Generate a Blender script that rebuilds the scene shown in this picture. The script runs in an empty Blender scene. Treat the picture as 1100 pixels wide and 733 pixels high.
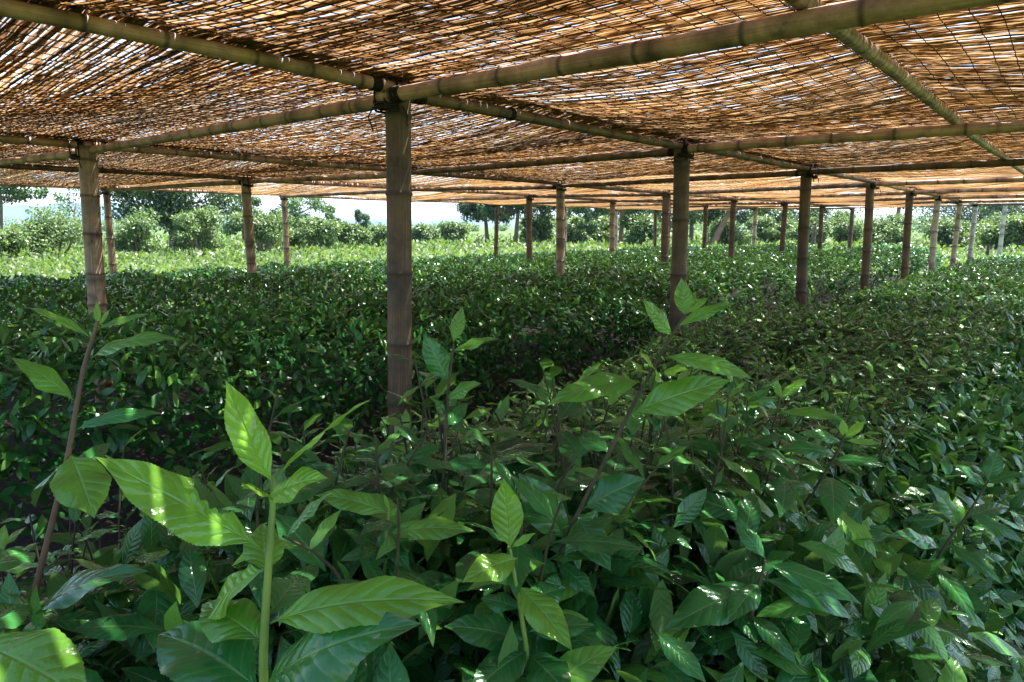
import bpy, math, random
import numpy as np
from mathutils import Vector
R = np.random.RandomState(7)
random.seed(7)
sc = bpy.context.scene
COL = sc.collection
PI = math.pi

# ------------------------------------------------------------------ camera frame
HC = 0.62                       # canopy height above the lens
EYE = 1.5
PITCH = math.radians(9.15)
FPX = 764.0
cp, sp = math.cos(PITCH), math.sin(PITCH)
CAM = np.array([0, 0, EYE])
FW = np.array([0, cp, -sp]); UP = np.array([0, sp, cp]); RT = np.array([1.0, 0, 0])

def unp(px, py, d):             # a point at depth d seen at pixel (1100 x 733)
    return CAM + d * (FW + RT * (px - 550) / FPX + UP * (366.5 - py) / FPX)

def at(px, dist, z=0.0):        # ground point at forward distance dist in direction px
    depth = dist * cp + (EYE - z) * sp
    return np.array([(px - 550) / FPX * depth, dist, z])

AZ = math.radians(39.1)
dA = np.array([math.sin(AZ), math.cos(AZ), 0]); dB = np.array([-math.cos(AZ), math.sin(AZ), 0])
P0 = np.array([-0.867 * HC, 5.53 * HC, 0])
ZC = EYE + HC                   # height of the pole centres
def ST(s, t, z=0.0):
    return P0 + s * dA + t * dB + np.array([0, 0, z])

# ------------------------------------------------------------------ object helpers
def tag(o, label=None, cat=None, group=None, kind=None):
    if label: o['label'] = label
    if cat: o['category'] = cat
    if group: o['group'] = group
    if kind: o['kind'] = kind
    return o

def empty(name, loc, label=None, cat=None, group=None):
    o = bpy.data.objects.new(name, None); COL.objects.link(o)
    o.location = Vector(loc); o.empty_display_size = 0.1
    return tag(o, label, cat, group)

class MB:
    """collects vertices and polygons of one mesh"""
    def __init__(self):
        self.V = []; self.F = []; self.n = 0; self.A = []; self.UV = []
    def add(self, V, F, a=0.5, uv=None):
        V = np.asarray(V, dtype=np.float32).reshape(-1, 3)
        self.V.append(V)
        a = np.broadcast_to(np.asarray(a, dtype=np.float32), (len(V),))
        self.A.append(a)
        self.UV.append(np.zeros((len(V), 2), np.float32) if uv is None else np.asarray(uv, np.float32))
        self.F.append(np.asarray(F, dtype=np.int32) + self.n)
        self.n += len(V)
        return self
    def build(self, name, mat, parent=None, smooth=True, origin=None):
        V = np.concatenate(self.V); A = np.concatenate(self.A); UV = np.concatenate(self.UV)
        if parent is not None and origin is None:
            origin = np.array(parent.matrix_world.translation) if parent.parent is None else np.zeros(3)
            org = np.array(parent.location)
            p = parent.parent
            while p is not None:
                org = org + np.array(p.location); p = p.parent
            V = V - org.astype(np.float32)
        elif origin is not None:
            V = V - np.asarray(origin, np.float32)
        tot = np.concatenate([np.full(len(f), f.shape[1], np.int32) for f in self.F])
        idx = np.concatenate([f.ravel() for f in self.F]).astype(np.int32)
        me = bpy.data.meshes.new(name)
        me.vertices.add(len(V)); me.vertices.foreach_set('co', V.astype(np.float32).ravel())
        me.loops.add(len(idx)); me.loops.foreach_set('vertex_index', idx)
        me.polygons.add(len(tot))
        st = np.zeros(len(tot), np.int32); st[1:] = np.cumsum(tot)[:-1]
        me.polygons.foreach_set('loop_start', st)
        me.polygons.foreach_set('loop_total', tot)
        me.polygons.foreach_set('use_smooth', np.full(len(tot), smooth, bool))
        at_ = me.attributes.new('var', 'FLOAT', 'POINT'); at_.data.foreach_set('value', A.astype(np.float32))
        uvl = me.uv_layers.new(name='UVMap'); uvl.data.foreach_set('uv', UV[idx].astype(np.float32).ravel())
        me.update(calc_edges=True); me.validate(clean_customdata=False)
        me.materials.append(mat)
        o = bpy.data.objects.new(name, me); COL.objects.link(o)
        if parent is not None: o.parent = parent
        elif origin is not None: o.location = Vector(origin)
        return o

def frame_from(d):
    d = d / np.linalg.norm(d)
    a = np.array([0, 0, 1.0]) if abs(d[2]) < .9 else np.array([1.0, 0, 0])
    x = np.cross(a, d); x /= np.linalg.norm(x)
    return x, np.cross(d, x), d

def tube(mb, pts, radii, sides=10, a=0.5, caps=True):
    pts = np.asarray(pts, float); n = len(pts)
    radii = np.broadcast_to(np.asarray(radii, float), (n,))
    a = np.broadcast_to(np.asarray(a, float), (n,))
    T = np.gradient(pts, axis=0)
    x, y, _ = frame_from(T[0])
    th = np.arange(sides) / sides * 2 * PI
    V = []; 
    for i in range(n):
        d = T[i] / (np.linalg.norm(T[i]) + 1e-12)
        x = x - d * np.dot(x, d); x /= np.linalg.norm(x); y = np.cross(d, x)
        V.append(pts[i] + radii[i] * (np.cos(th)[:, None] * x + np.sin(th)[:, None] * y))
    V = np.concatenate(V)
    i = np.arange(n - 1)[:, None] * sides; j = np.arange(sides)[None, :]; k = (j + 1) % sides
    F = np.stack([i + j, i + k, i + sides + k, i + sides + j], -1).reshape(-1, 4)
    seg = np.concatenate([[0], np.cumsum(np.linalg.norm(np.diff(pts, axis=0), axis=1))])
    uv = np.stack([np.tile(th / (2 * PI), n), np.repeat(seg, sides)], -1)
    mb.add(V, F, np.repeat(a, sides), uv)
    if caps:
        for e, i0 in ((0, 0), (n - 1, (n - 1) * sides)):
            c = V[i0:i0 + sides]
            Vc = np.concatenate([c, pts[e:e + 1]])
            f = np.stack([np.arange(sides), (np.arange(sides) + 1) % sides, np.full(sides, sides)], -1)
            mb.add(Vc, f if e else f[:, ::-1], a[e])

# ------------------------------------------------------------------ materials
def newmat(name):
    m = bpy.data.materials.new(name); m.use_nodes = True
    nt = m.node_tree
    for n in list(nt.nodes): nt.nodes.remove(n)
    out = nt.nodes.new('ShaderNodeOutputMaterial')
    return m, nt, out
def N(nt, t, **kw):
    n = nt.nodes.new(t)
    for k, v in kw.items():
        if k.startswith('i_'):
            n.inputs[k[2:].replace('_', ' ')].default_value = v
        else: setattr(n, k, v)
    return n
def ramp(nt, stops, fac=None, interp='LINEAR'):
    r = nt.nodes.new('ShaderNodeValToRGB'); cr = r.color_ramp; cr.interpolation = interp
    while len(cr.elements) < len(stops): cr.elements.new(.5)
    for e, (p, c) in zip(cr.elements, stops):
        e.position = p; e.color = (*c, 1) if len(c) == 3 else c
    if fac is not None: nt.links.new(fac, r.inputs[0])
    return r
def math_(nt, op, a, b=None, c=None, clamp=False):
    n = nt.nodes.new('ShaderNodeMath'); n.operation = op; n.use_clamp = clamp
    for i, v in enumerate((a, b, c)):
        if v is None: continue
        if isinstance(v, (int, float)): n.inputs[i].default_value = v
        else: nt.links.new(v, n.inputs[i])
    return n.outputs[0]
def mixc(nt, fac, a, b, mode='MIX'):
    n = nt.nodes.new('ShaderNodeMix'); n.data_type = 'RGBA'; n.blend_type = mode
    for i, v in ((0, fac), (6, a), (7, b)):
        if isinstance(v, (int, float)): n.inputs[i].default_value = v
        elif isinstance(v, tuple): n.inputs[i].default_value = (*v, 1)
        else: nt.links.new(v, n.inputs[i])
    return n.outputs[2]

def leaf_material(name, dark, mid, young, rough=.32, transl=.25, tcol=(.22, .36, .05), veins=True, spec=.5, spots=True):
    m, nt, out = newmat(name)
    L = nt.links.new
    var = N(nt, 'ShaderNodeAttribute', attribute_name='var').outputs['Fac']
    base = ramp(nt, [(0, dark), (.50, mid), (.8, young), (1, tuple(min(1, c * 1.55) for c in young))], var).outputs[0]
    geo = N(nt, 'ShaderNodeNewGeometry')
    col = base
    normal = None
    if veins:
        uv = N(nt, 'ShaderNodeUVMap').outputs[0]
        sep = N(nt, 'ShaderNodeSeparateXYZ'); L(uv, sep.inputs[0])
        u, v = sep.outputs[0], sep.outputs[1]
        av = math_(nt, 'ABSOLUTE', math_(nt, 'SUBTRACT', v, .5))           # 0 on the midrib .. .5 at the edge
        rib = math_(nt, 'SUBTRACT', 1.0, math_(nt, 'MULTIPLY', av, 26.0), clamp=True)
        ph = math_(nt, 'SUBTRACT', math_(nt, 'MULTIPLY', u, 9.0), math_(nt, 'MULTIPLY', av, 3.2))
        fr = math_(nt, 'ABSOLUTE', math_(nt, 'SUBTRACT', math_(nt, 'FRACT', ph), .5))
        lat = math_(nt, 'SUBTRACT', 1.0, math_(nt, 'MULTIPLY', fr, 9.0), clamp=True)
        lat = math_(nt, 'MULTIPLY', lat, .42 if 'young' in name else .3)
        vein = math_(nt, 'MAXIMUM', rib, lat)
        pale = mixc(nt, .45, base, (.30, .42, .12))
        col = mixc(nt, math_(nt, 'MULTIPLY', vein, .5), base, pale)
        no = N(nt, 'ShaderNodeTexNoise', i_Scale=30.0, i_Detail=4.0)
        tc = N(nt, 'ShaderNodeTexCoord'); L(tc.outputs['Object'], no.inputs['Vector'])
        mott = ramp(nt, [(.3, (.75, .75, .75)), (.7, (1.18, 1.18, 1.18))], no.outputs[0]).outputs[0]
        col = mixc(nt, 1.0, col, mott, 'MULTIPLY')
        if spots:
            sn = N(nt, 'ShaderNodeTexNoise', i_Scale=75.0, i_Detail=2.0); L(tc.outputs['Object'], sn.inputs['Vector'])
            sp_ = ramp(nt, [(.70, (0, 0, 0)), (.74, (1, 1, 1))], sn.outputs[0]).outputs[0]
            col = mixc(nt, math_(nt, 'MULTIPLY', sp_, .5), col, (.26, .25, .10))
        if spots or 'young' in name:
            en = N(nt, 'ShaderNodeTexNoise', i_Scale=42.0, i_Detail=3.0); L(tc.outputs['Object'], en.inputs['Vector'])
            rim = math_(nt, 'ADD', math_(nt, 'MULTIPLY', av, 2.0), math_(nt, 'MULTIPLY', math_(nt, 'SUBTRACT', u, .80), 1.6, clamp=True))
            dry = math_(nt, 'MULTIPLY', math_(nt, 'SUBTRACT', math_(nt, 'ADD', rim, math_(nt, 'MULTIPLY', en.outputs[0], .55)), 1.30), 9.0, clamp=True)
            col = mixc(nt, math_(nt, 'MULTIPLY', dry, .75), col, (.16, .10, .035))
        hump = math_(nt, 'POWER', math_(nt, 'SUBTRACT', 1.0, math_(nt, 'MULTIPLY', fr, 2.0)), 2.0)
        hgt = math_(nt, 'ADD', math_(nt, 'MULTIPLY', hump, -1.0), math_(nt, 'MULTIPLY', rib, -1.2))
        hgt = math_(nt, 'ADD', hgt, math_(nt, 'MULTIPLY', no.outputs[0], 1.3))
        vo = N(nt, 'ShaderNodeTexVoronoi', i_Scale=260.0); L(tc.outputs['Object'], vo.inputs['Vector'])
        hgt = math_(nt, 'ADD', hgt, math_(nt, 'MULTIPLY', vo.outputs['Distance'], -.35))
        b = N(nt, 'ShaderNodeBump', i_Strength=(.5 if 'young' in name else .32), i_Distance=.0018); L(hgt, b.inputs['Height'])
        normal = b.outputs[0]
    back = mixc(nt, .35, col, (.16, .24, .08))
    col2 = mixc(nt, geo.outputs['Backfacing'], col, back)
    p = N(nt, 'ShaderNodeBsdfPrincipled')
    L(col2, p.inputs['Base Color'])
    rr = math_(nt, 'ADD', math_(nt, 'MULTIPLY', geo.outputs['Backfacing'], .25), rough)
    L(rr, p.inputs['Roughness']); p.inputs['Specular IOR Level'].default_value = spec
    t = N(nt, 'ShaderNodeBsdfTranslucent')
    tm = mixc(nt, .5, mixc(nt, 1.0, col, (2.2, 2.2, 1.2), 'MULTIPLY'), tcol)
    L(tm, t.inputs['Color'])
    if normal is not None: L(normal, p.inputs['Normal'])
    mx = N(nt, 'ShaderNodeMixShader'); mx.inputs[0].default_value = transl
    L(p.outputs[0], mx.inputs[1]); L(t.outputs[0], mx.inputs[2]); L(mx.outputs[0], out.inputs[0])
    return m

M = {}
M['tea'] = leaf_material('tea_leaf', (.011, .058, .017), (.024, .130, .026), (.095, .235, .03), rough=.19, transl=.16, spec=.36)
M['tea_young'] = leaf_material('young_tea_leaf', (.030, .108, .016), (.062, .195, .022), (.165, .33, .030), rough=.19, transl=.34, tcol=(.20, .46, .06), spots=False)
M['tea_far'] = leaf_material('tea_leaf_far', (.011, .060, .017), (.023, .122, .025), (.10, .24, .03), rough=.26, transl=.16, veins=False, spec=.27)
M['field_leaf'] = leaf_material('field_leaf', (.023, .045, .007), (.040, .070, .010), (.058, .088, .015), rough=.5, transl=.35, veins=False)
M['shrub_leaf'] = leaf_material('shrub_leaf', (.032, .068, .018), (.066, .115, .030), (.11, .16, .052), rough=.5, transl=.25, veins=False)
M['tree_leaf'] = leaf_material('tree_leaf', (.012, .036, .012), (.03, .075, .02), (.07, .14, .035), rough=.45, transl=.22, veins=False)

def simple(name, c0, c1, scale=8, rough=.8, bump=.3, dist=.01, stretch=None, spec=.3):
    m, nt, out = newmat(name); L = nt.links.new
    tc = N(nt, 'ShaderNodeTexCoord'); mp = N(nt, 'ShaderNodeMapping'); L(tc.outputs['Object'], mp.inputs[0])
    if stretch: mp.inputs['Scale'].default_value = stretch
    n = N(nt, 'ShaderNodeTexNoise', i_Scale=scale, i_Detail=8.0, i_Roughness=.65); L(mp.outputs[0], n.inputs['Vector'])
    c = ramp(nt, [(.3, c0), (.7, c1)], n.outputs[0]).outputs[0]
    p = N(nt, 'ShaderNodeBsdfPrincipled', i_Roughness=rough); p.inputs['Specular IOR Level'].default_value = spec
    L(c, p.inputs['Base Color'])
    b = N(nt, 'ShaderNodeBump', i_Strength=bump, i_Distance=dist); L(n.outputs[0], b.inputs['Height']); L(b.outputs[0], p.inputs['Normal'])
    L(p.outputs[0], out.inputs[0])
    return m

def bamboo_material(name, c_lo, c_hi, green=0.0, stain=.5, rough=.45):
    # var: 0 .. 1 = closeness to a node ring
    m, nt, out = newmat(name); L = nt.links.new
    var = N(nt, 'ShaderNodeAttribute', attribute_name='var').outputs['Fac']
    uv = N(nt, 'ShaderNodeUVMap').outputs[0]
    mp = N(nt, 'ShaderNodeMapping'); mp.inputs['Scale'].default_value = (26, 1.6, 1); L(uv, mp.inputs[0])
    oi = N(nt, 'ShaderNodeObjectInfo')
    n1 = N(nt, 'ShaderNodeTexNoise', noise_dimensions='4D', i_Scale=1.5, i_Detail=6.0, i_Roughness=.6); L(mp.outputs[0], n1.inputs['Vector'])
    L(math_(nt, 'MULTIPLY', oi.outputs['Random'], 40.0), n1.inputs['W'])
    tc = N(nt, 'ShaderNodeTexCoord')
    n2 = N(nt, 'ShaderNodeTexNoise', noise_dimensions='4D', i_Scale=7.0, i_Detail=7.0, i_Roughness=.7); L(tc.outputs['Object'], n2.inputs['Vector'])
    L(math_(nt, 'MULTIPLY', oi.outputs['Random'], 70.0), n2.inputs['W'])
    n3 = N(nt, 'ShaderNodeTexNoise', noise_dimensions='4D', i_Scale=2.2, i_Detail=3.0); L(tc.outputs['Object'], n3.inputs['Vector'])
    L(math_(nt, 'MULTIPLY', oi.outputs['Random'], 20.0), n3.inputs['W'])
    c = ramp(nt, [(.34, c_lo), (.66, c_hi)], n1.outputs[0]).outputs[0]
    if green: c = mixc(nt, math_(nt, 'MULTIPLY', ramp(nt, [(.42, (0, 0, 0)), (.62, (1, 1, 1))], n3.outputs[0]).outputs[0], green), c, (.13, .16, .045))
    dirt = ramp(nt, [(.44, (0, 0, 0)), (.64, (1, 1, 1))], n2.outputs[0]).outputs[0]
    c = mixc(nt, math_(nt, 'MULTIPLY', dirt, stain), c, (.035, .024, .016))
    blot = ramp(nt, [(.62, (0, 0, 0)), (.70, (1, 1, 1))], n2.outputs[0]).outputs[0]
    c = mixc(nt, math_(nt, 'MULTIPLY', blot, .7), c, (.02, .015, .012))
    c = mixc(nt, math_(nt, 'MULTIPLY', var, .85, clamp=True), c, (.03, .022, .014))
    p = N(nt, 'ShaderNodeBsdfPrincipled'); L(c, p.inputs['Base Color'])
    L(math_(nt, 'ADD', math_(nt, 'MULTIPLY', n2.outputs[0], .35), rough - .15), p.inputs['Roughness'])
    b = N(nt, 'ShaderNodeBump', i_Strength=.6, i_Distance=.004); L(n1.outputs[0], b.inputs['Height']); L(b.outputs[0], p.inputs['Normal'])
    L(p.outputs[0], out.inputs[0])
    return m
M['post'] = bamboo_material('weathered_bamboo', (.062, .036, .016), (.175, .108, .050), 0.0, .85, .6)
M['post_tan'] = bamboo_material('tan_bamboo', (.22, .15, .085), (.42, .31, .19), 0.0, .6, .5)
M['post_pale_sunlit'] = bamboo_material('pale_sunlit_bamboo', (.34, .30, .23), (.54, .49, .39), 0.05, .45, .5)  # albedo raised so the far posts look sunlit: light put into the colour
M['pole'] = bamboo_material('yellow_bamboo', (.47, .27, .185), (.72, .47, .35), .0, .60, .42)
M['pole_dark'] = bamboo_material('brown_bamboo', (.12, .070, .042), (.30, .19, .12), .0, .7, .5)
M['lash'] = simple('black_lashing', (.008, .007, .006), (.03, .025, .02), 40, .7, .5, .004)
M['twig'] = simple('tea_twig', (.03, .03, .013), (.075, .06, .028), 30, .8, .4, .003)
M['stem_red'] = simple('red_brown_stem', (.075, .045, .028), (.13, .075, .045), 40, .55, .3, .002)
M['stem_green'] = simple('green_stem', (.10, .16, .03), (.16, .23, .04), 30, .45, .2, .002)
M['bark'] = simple('tree_bark', (.08, .06, .045), (.21, .165, .125), 9, .9, .6, .03, (1, 1, .3))
M['bark_red'] = simple('reddish_bark', (.17, .09, .06), (.30, .17, .11), 9, .9, .6, .03, (1, 1, .3))
M['soil'] = simple('brown_soil', (.006, .004, .003), (.020, .013, .009), 6, .95, .9, .03)
M['litter'] = simple('dry_leaf', (.06, .035, .018), (.15, .09, .045), 12, .8, .2, .002)
M['grass'] = simple('grass_ground', (.04, .075, .012), (.07, .11, .02), .6, .95, .5, .05)
M['hill'] = simple('wooded_hill', (.018, .04, .02), (.04, .07, .03), .012, .95, .5, 4.0)
M['thread'] = simple('dark_twine', (.02, .012, .007), (.06, .035, .018), 60, .9, .2, .001)

def reed_material():
    m, nt, out = newmat('dry_reed'); L = nt.links.new
    var = N(nt, 'ShaderNodeAttribute', attribute_name='var').outputs['Fac']
    tc = N(nt, 'ShaderNodeTexCoord')
    n = N(nt, 'ShaderNodeTexNoise', i_Scale=14.0, i_Detail=5.0); L(tc.outputs['Object'], n.inputs['Vector'])
    v = math_(nt, 'ADD', math_(nt, 'MULTIPLY', var, .75), math_(nt, 'SUBTRACT', math_(nt, 'MULTIPLY', n.outputs[0], .7), .22))
    c = ramp(nt, [(.08, (.05, .026, .013)), (.4, (.21, .110, .044)), (.7, (.40, .24, .105)), (1, (.60, .47, .30))], v).outputs[0]
    wn = N(nt, 'ShaderNodeTexNoise', i_Scale=.9, i_Detail=4.0); L(tc.outputs['Object'], wn.inputs['Vector'])
    wf = ramp(nt, [(.42, (0, 0, 0)), (.66, (1, 1, 1))], wn.outputs[0]).outputs[0]
    grey = N(nt, 'ShaderNodeHueSaturation', i_Saturation=.75, i_Value=.80); L(c, grey.inputs['Color'])
    c = mixc(nt, wf, c, grey.outputs[0])
    d = N(nt, 'ShaderNodeBsdfPrincipled', i_Roughness=.5); L(c, d.inputs['Base Color']); d.inputs['Specular IOR Level'].default_value = .4
    t = N(nt, 'ShaderNodeBsdfTranslucent'); L(mixc(nt, 1.0, c, (1.08, 1.0, .88), 'MULTIPLY'), t.inputs['Color'])
    mx = N(nt, 'ShaderNodeMixShader'); mx.inputs[0].default_value = .36
    L(d.outputs[0], mx.inputs[1]); L(t.outputs[0], mx.inputs[2]); L(mx.outputs[0], out.inputs[0])
    return m
M['reed'] = reed_material()

# ------------------------------------------------------------------ leaves
_U = np.array([0, .05, .10, .2, .32, .45, .6, .75, .87, .95, 1.0])
_W = np.array([.035, .06, .22, .60, .88, 1.0, .93, .66, .33, .11, .0])
def prof(u): return np.interp(u, _U, _W)

def leaf_array(mb, P, D, Nn, Ls, Ws, var, nu=6, nv=2, bend=None, fold=None, wave=0.0, bite=None, serr=0.0):
    """P base, D direction, Nn upper side; each leaf a curved folded blade of nu x 2nv faces"""
    P = np.atleast_2d(P); n = len(P)
    D = D / np.linalg.norm(D, axis=1, keepdims=True)
    X = np.cross(D, Nn); X /= np.linalg.norm(X, axis=1, keepdims=True) + 1e-9
    Z = np.cross(X, D)
    if bend is None: bend = R.uniform(.2, 1.0, n)
    if fold is None: fold = R.uniform(.1, .45, n)
    u = np.linspace(0, 1, nu + 1)
    v = np.linspace(-1, 1, 2 * nv + 1)
    w = prof(u)
    th = bend[:, None] * (u[None, :] - .35)
    du = 1.0 / nu
    ym = np.concatenate([np.zeros((n, 1)), np.cumsum(np.cos((th[:, 1:] + th[:, :-1]) / 2), 1) * du], 1) * Ls[:, None]
    zm = np.concatenate([np.zeros((n, 1)), np.cumsum(-np.sin((th[:, 1:] + th[:, :-1]) / 2), 1) * du], 1) * Ls[:, None]
    hw = np.broadcast_to(w[None, :, None], (n, nu + 1, 2 * nv + 1)).copy()
    if serr:
        hw *= 1 + serr * (np.arange(nu + 1) % 2)[None, :, None] * (np.abs(v) > .99)[None, None, :]
    if bite is not None:
        side, u0, u1, dp = bite
        k = np.clip(1 - ((u - (u0 + u1) / 2) / ((u1 - u0) / 2)) ** 2, 0, 1) ** .4 * dp
        jag = 1 + .12 * np.sin(u * 90)
        hw[:, :, v * side > 0] *= (1 - k * jag)[None, :, None]
    x = hw * v[None, None, :] * Ws[:, None, None] * .5
    ax = np.abs(x)
    z = zm[:, :, None] + fold[:, None, None] * ax - (fold[:, None, None] * .9 + .12) * ax ** 2 / (Ws[:, None, None] * .5 + 1e-9)
    if wave:
        ph = R.uniform(0, 6.28, (n, 1, 1))
        z = z + wave * Ws[:, None, None] * np.sin(u[None, :, None] * 14 + ph + v[None, None, :]) * np.abs(v)[None, None, :] ** 2 * w[None, :, None]
    y = np.broadcast_to(ym[:, :, None], x.shape)
    V = P[:, None, None, :] + x[..., None] * X[:, None, None, :] + y[..., None] * D[:, None, None, :] + z[..., None] * Z[:, None, None, :]
    m = (nu + 1) * (2 * nv + 1); c = 2 * nv + 1
    i = (np.arange(nu)[:, None] * c + np.arange(2 * nv)[None, :]).ravel()
    f = np.stack([i, i + 1, i + c + 1, i + c], -1)
    F = (f[None] + (np.arange(n) * m)[:, None, None]).reshape(-1, 4)
    uv = np.stack([np.broadcast_to(u[:, None], (nu + 1, c)), np.broadcast_to(v[None, :] * .5 + .5, (nu + 1, c))], -1).reshape(-1, 2)
    mb.add(V.reshape(-1, 3), F, np.repeat(np.broadcast_to(var, (n,)), m), np.tile(uv, (n, 1)))

def nrm(a): return a / (np.linalg.norm(a, axis=-1, keepdims=True) + 1e-9)

def noise2(x, y, k=1.0, seed=0):
    r = np.random.RandomState(seed); o = 0
    for i in range(6):
        a, b, c = r.uniform(-1, 1, 3); q = k * (1 + i * .6)
        o = o + np.sin(q * (a * x + b * y) * 2 + c * 9 + i) / (1 + i * .5)
    return o / 2.6

# ------------------------------------------------------------------ world, sun, camera
SUN_EL, SUN_AZ = math.radians(66), math.radians(65)      # azimuth from +Y towards +X
w = bpy.data.worlds.new('World'); sc.world = w; w.use_nodes = True
nt = w.node_tree; bg = nt.nodes['Background']
sky = nt.nodes.new('ShaderNodeTexSky'); sky.sky_type = 'NISHITA'; sky.sun_disc = False
sky.sun_elevation = SUN_EL; sky.sun_rotation = SUN_AZ; sky.altitude = 300; sky.air_density = 1.0; sky.dust_density = 1.5; sky.ozone_density = 1.0
nt.links.new(sky.outputs[0], bg.inputs[0]); bg.inputs[1].default_value = .10
sl = bpy.data.lights.new('sun', 'SUN'); sl.energy = 5.0; sl.angle = math.radians(.5); sl.color = (1, .97, .93)
so = bpy.data.objects.new('sun', sl); COL.objects.link(so)
sd = Vector((math.sin(SUN_AZ) * math.cos(SUN_EL), math.cos(SUN_AZ) * math.cos(SUN_EL), math.sin(SUN_EL)))
so.rotation_euler = (-sd).to_track_quat('-Z', 'Y').to_euler(); so.location = sd * 30
cd = bpy.data.cameras.new('camera'); cam = bpy.data.objects.new('camera', cd); COL.objects.link(cam)
cd.sensor_width = 36; cd.lens = FPX / 1100 * 36; cd.clip_start = .02; cd.clip_end = 20000
cam.location = Vector(CAM); cam.rotation_euler = (PI / 2 - PITCH, 0, 0)
sc.camera = cam
vs = sc.view_settings; vs.view_transform = 'Standard'; vs.look = 'None'; vs.exposure = 2.45; vs.gamma = 1
sc.cycles.use_denoising = True; sc.cycles.denoiser = 'OPENIMAGEDENOISE'
sc.cycles.max_bounces = 7; sc.cycles.diffuse_bounces = 4; sc.cycles.glossy_bounces = 2; sc.cycles.transmission_bounces = 4
sc.cycles.transparent_max_bounces = 4; sc.cycles.volume_bounces = 0
sc.cycles.sample_clamp_indirect = 8; sc.cycles.caustics_reflective = False; sc.cycles.caustics_refractive = False

# ------------------------------------------------------------------ ground
def sheet(name, corners, z, mat, nx=1, ny=1, bumpz=0.0):
    c = np.asarray(corners, float)
    u, v = np.meshgrid(np.linspace(0, 1, nx + 1), np.linspace(0, 1, ny + 1), indexing='ij')
    xy = (c[0] * ((1 - u) * (1 - v))[..., None] + c[1] * (u * (1 - v))[..., None] + c[2] * (u * v)[..., None] + c[3] * ((1 - u) * v)[..., None])
    zz = np.full(u.shape, z)
    if bumpz: zz = zz + bumpz * noise2(xy[..., 0], xy[..., 1], 2.0, 3)
    V = np.dstack([xy, zz]).reshape(-1, 3)
    i = (np.arange(nx)[:, None] * (ny + 1) + np.arange(ny)[None, :]).ravel()
    mb = MB(); mb.add(V, np.stack([i, i + ny + 1, i + ny + 2, i + 1], -1))
    o = mb.build(name, mat); o['kind'] = 'structure'
    return o
sheet('ground', [(-6500, -400), (6500, -400), (6500, 6800), (-6500, 6800)], -.03, M['grass'], 40, 40)
c4 = [ST(-8, -4.3)[:2], ST(23, -4.3)[:2], ST(23, 10.6)[:2], ST(-8, 10.6)[:2]]
sheet('soil_bed', c4, .0, M['soil'], 120, 80, .012)

# ------------------------------------------------------------------ hills far away
def hill(name, px0, px1, dist, h, seed, depth=900):
    mb = MB(); n = 90
    xs = np.linspace(at(px0, dist)[0], at(px1, dist)[0], n); r = np.random.RandomState(seed)
    u = np.linspace(0, 1, n)
    prof_ = h * (np.sin(PI * u) ** .6) * (.72 + .18 * np.sin(u * 9 + seed) + .10 * np.sin(u * 23 + seed * 2) + .03 * np.sin(u * 90))
    rows = 14; V = []
    for k in range(rows):
        q = k / (rows - 1)
        y = dist - depth / 2 + depth * q + 60 * np.sin(u * 7 + k)
        V.append(np.stack([xs, y, -.5 + prof_ * np.sin(PI * q) ** .8 * (1 + .06 * np.sin(u * 60 + k * 2))], -1))
    V = np.concatenate(V)
    i = (np.arange(rows - 1)[:, None] * n + np.arange(n - 1)[None, :]).ravel()
    mb.add(V, np.stack([i, i + 1, i + n + 1, i + n], -1))
    o = mb.build(name, M['hill']); o['kind'] = 'structure'
hill('hill', 330, 640, 4200, 72, 1)
hill('hill', -260, 260, 3400, 125, 2)
hill('hill', 520, 1000, 4800, 90, 5)
hill('hill', 900, 1500, 3600, 95, 8)
hill('hill', 230, 520, 5200, 60, 11)

# haze: one even box of air
mb = MB()
X0, X1, Y0, Y1, Z0, Z1 = -6400, 6400, -390, 6700, -1.1, 160
V = np.array([(x, y, z) for z in (Z0, Z1) for y in (Y0, Y1) for x in (X0, X1)], float)
mb.add(V, [(0, 2, 3, 1), (4, 5, 7, 6), (0, 1, 5, 4), (2, 6, 7, 3), (0, 4, 6, 2), (1, 3, 7, 5)])
hm, hnt, hout = newmat('haze_air')
pv = hnt.nodes.new('ShaderNodeVolumePrincipled'); pv.inputs['Color'].default_value = (.50, .68, 1, 1); pv.inputs['Density'].default_value = .00013
pv.inputs['Anisotropy'].default_value = .2
hnt.links.new(pv.outputs[0], hout.inputs['Volume'])
hz = mb.build('haze', hm, smooth=False); hz['kind'] = 'stuff'

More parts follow.
